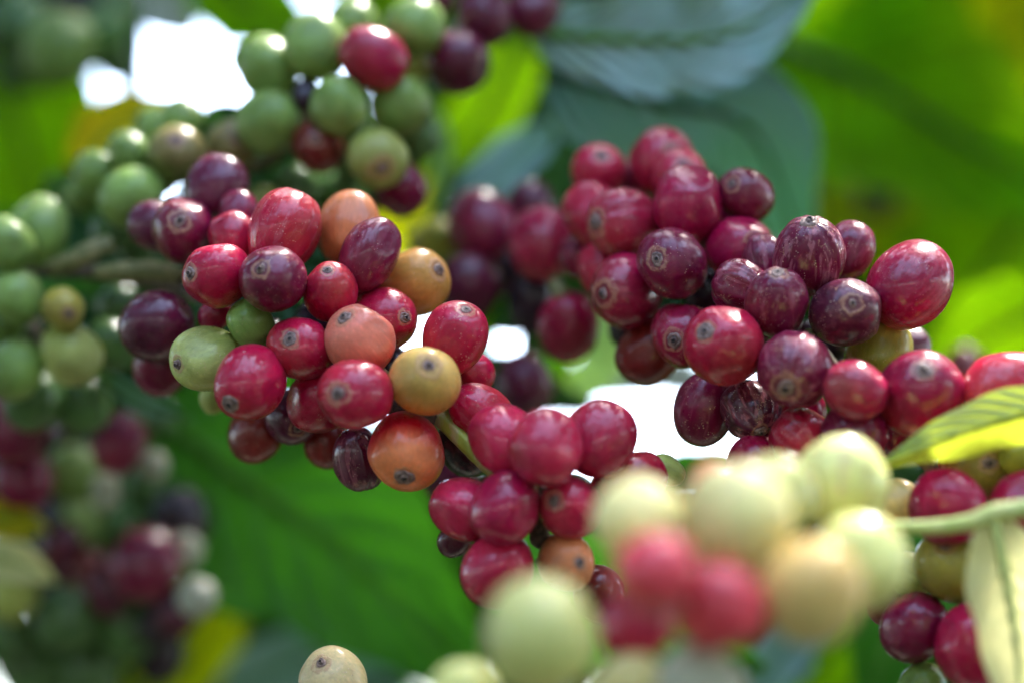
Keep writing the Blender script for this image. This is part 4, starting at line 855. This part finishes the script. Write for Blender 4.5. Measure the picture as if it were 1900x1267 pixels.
MRIB = {k: _rib_green for k in ML}; MRIB.update(bright=_rib_dark, lime=_rib_dark, blue=_rib_dark, sage=_rib_green, fresh=mrib('midrib_fresh', (.40, .44, .05)), cream=_rib_pale, white=_rib_pale)
LG = 'large leaves behind the clusters'
exec(LEAVES)

# ---------------------------------------------------------------- foliage of the shrubs behind, ground
def to_px(p):
    v = CR.transposed() @ (p - CP)
    if v.z > -.05: return None
    return 950 + v.x / -v.z * D / PX, 633.5 - v.y / -v.z * D / PX
GAPS = [(345, 110, 120, 170), (175, 165, 80, 70), (940, 615, 50, 62), (776, 606, 22, 34), (1230, 765, 210, 105),
        (560, 150, 30, 30), (632, 312, 30, 30)]
def in_gap(p):
    q = to_px(p)
    if q is None: return True
    return any(((q[0] - x) / a) ** 2 + ((q[1] - y) / b) ** 2 < 1 for x, y, a, b in GAPS)
OPEN = [(.10, .20, .30, .36), (-.34, .10, .15, .30), (.52, .30, .14, .22)]
def foliage(name, label, count, box, size, mat, seed):
    r_ = random.Random(seed); vs = []; fs = []; uv = []
    c0 = CP + CR @ Vector((0, 0, -box[4]))
    placed = 0; tries = 0
    while placed < count and tries < count * 6:
        tries += 1
        d = r_.uniform(box[4], box[5])
        c = Vector((r_.uniform(box[0], box[1]), CP.y + d, CP.z + r_.uniform(box[2], box[3])))
        L = r_.uniform(*size); wd = L * r_.uniform(.2, .27)
        T = Vector((r_.uniform(-1, 1), r_.uniform(-1, 1), r_.uniform(-1., .5))).normalized()
        Sd = T.cross(Vector((r_.uniform(-.5, .5), r_.uniform(-.5, .5), 1))).normalized(); Nn = Sd.cross(T)
        pts = []
        for s in range(8):
            t = s / 7; ww = wd * math.sin(math.pi * min(.999, max(.001, t ** .8))) ** .8
            q = c + T * (L * (t - .5)) - Nn * (L * .25 * (t - .3) ** 2)
            pts.append([q - Sd * ww + Nn * ww * .25, q, q + Sd * ww + Nn * ww * .25])
        if box[2] == .30 and any(((c.x - x) / a) ** 2 + ((c.y - y) / b) ** 2 < 1 for x, y, a, b in OPEN) and r_.random() < .87: continue
        if box[4] > .8 and any(in_gap(x) for row in pts for x in row): continue
        b0 = len(vs); rv = r_.random()
        for s, row in enumerate(pts):
            for j, x in enumerate(row): vs.append(x - c0); uv.append((s / 7, j / 2, rv, 1))
        for s in range(7):
            for j in range(2): fs.append((b0 + s * 3 + j, b0 + s * 3 + j + 1, b0 + s * 3 + j + 4, b0 + s * 3 + j + 3))
        placed += 1
    o = meshobj(name, vs, fs, mat); o.location = c0; setcol(o.data, 'leafuv', uv)
    return tag(o, label, 'foliage', None, 'stuff')
def mat_foliage(name='foliage_far', tw=.35, dk=1.):
    a = N(name); lv = a.n('VertexColor', layer_name='leafuv'); sp = a.n('SeparateColor'); a.l(lv.outputs[0], sp.inputs[0])
    rnd = sp.outputs[2]
    c = a.mix(rnd, (.010 * dk, .045 * dk, .010 * dk), (.035 * dk, .11 * dk, .02 * dk))
    b = a.n('BsdfPrincipled'); a.l(c, b.inputs['Base Color']); b.inputs['Roughness'].default_value = .55; b.inputs['Specular IOR Level'].default_value = .25
    t = a.n('BsdfTranslucent'); a.l(a.mix(rnd, (.04, .16, .01), (.14, .34, .01)), t.inputs[0])
    ms = a.n('MixShader'); ms.inputs[0].default_value = tw; a.l(b.outputs[0], ms.inputs[1]); a.l(t.outputs[0], ms.inputs[2])
    a.l(ms.outputs[0], a.out.inputs[0]); return a.m
MF = mat_foliage(); MD = mat_foliage('foliage_dense', .06, .35)
foliage('foliage', 'small leaves and twigs closing the gaps between the background leaves', 4600, (-.45, .45, -.15, .62, .86, 1.04), (.025, .05), MF, 9)
foliage('foliage', 'wall of coffee shrubs behind the photographer', 2900, (-1.8, 1.8, -1.4, .80, -1.5, -.6), (.10, .16), MD, 14)
foliage('foliage', 'coffee shrubs along the left of the path', 1900, (-1.7, -.75, -1.3, .6, -1.0, 1.2), (.10, .16), MD, 15)
foliage('foliage', 'coffee shrubs along the right of the path', 1900, (.75, 1.7, -1.3, .6, -1.0, 1.2), (.10, .16), MD, 16)
foliage('foliage', 'canopy of coffee leaves overhead, filtering the daylight', 3200, (-1.25, 1.25, .30, .65, -1.4, .86), (.08, .14), MD, 12)
foliage('foliage', 'dark blurred mass of coffee leaves filling the background behind everything', 4600, (-1.1, 1.1, -.55, .95, 1.05, 1.7), (.09, .15), MF, 5)

gm = mat_simple('ground_soil', (.016, .011, .008), (.018, .028, .009), .02, .9, .5)
g = meshobj('ground', [(-400, -400, 0), (400, -400, 0), (400, 400, 0), (-400, 400, 0)], [(0, 1, 2, 3)], gm, None, False)
tag(g, kind='structure')
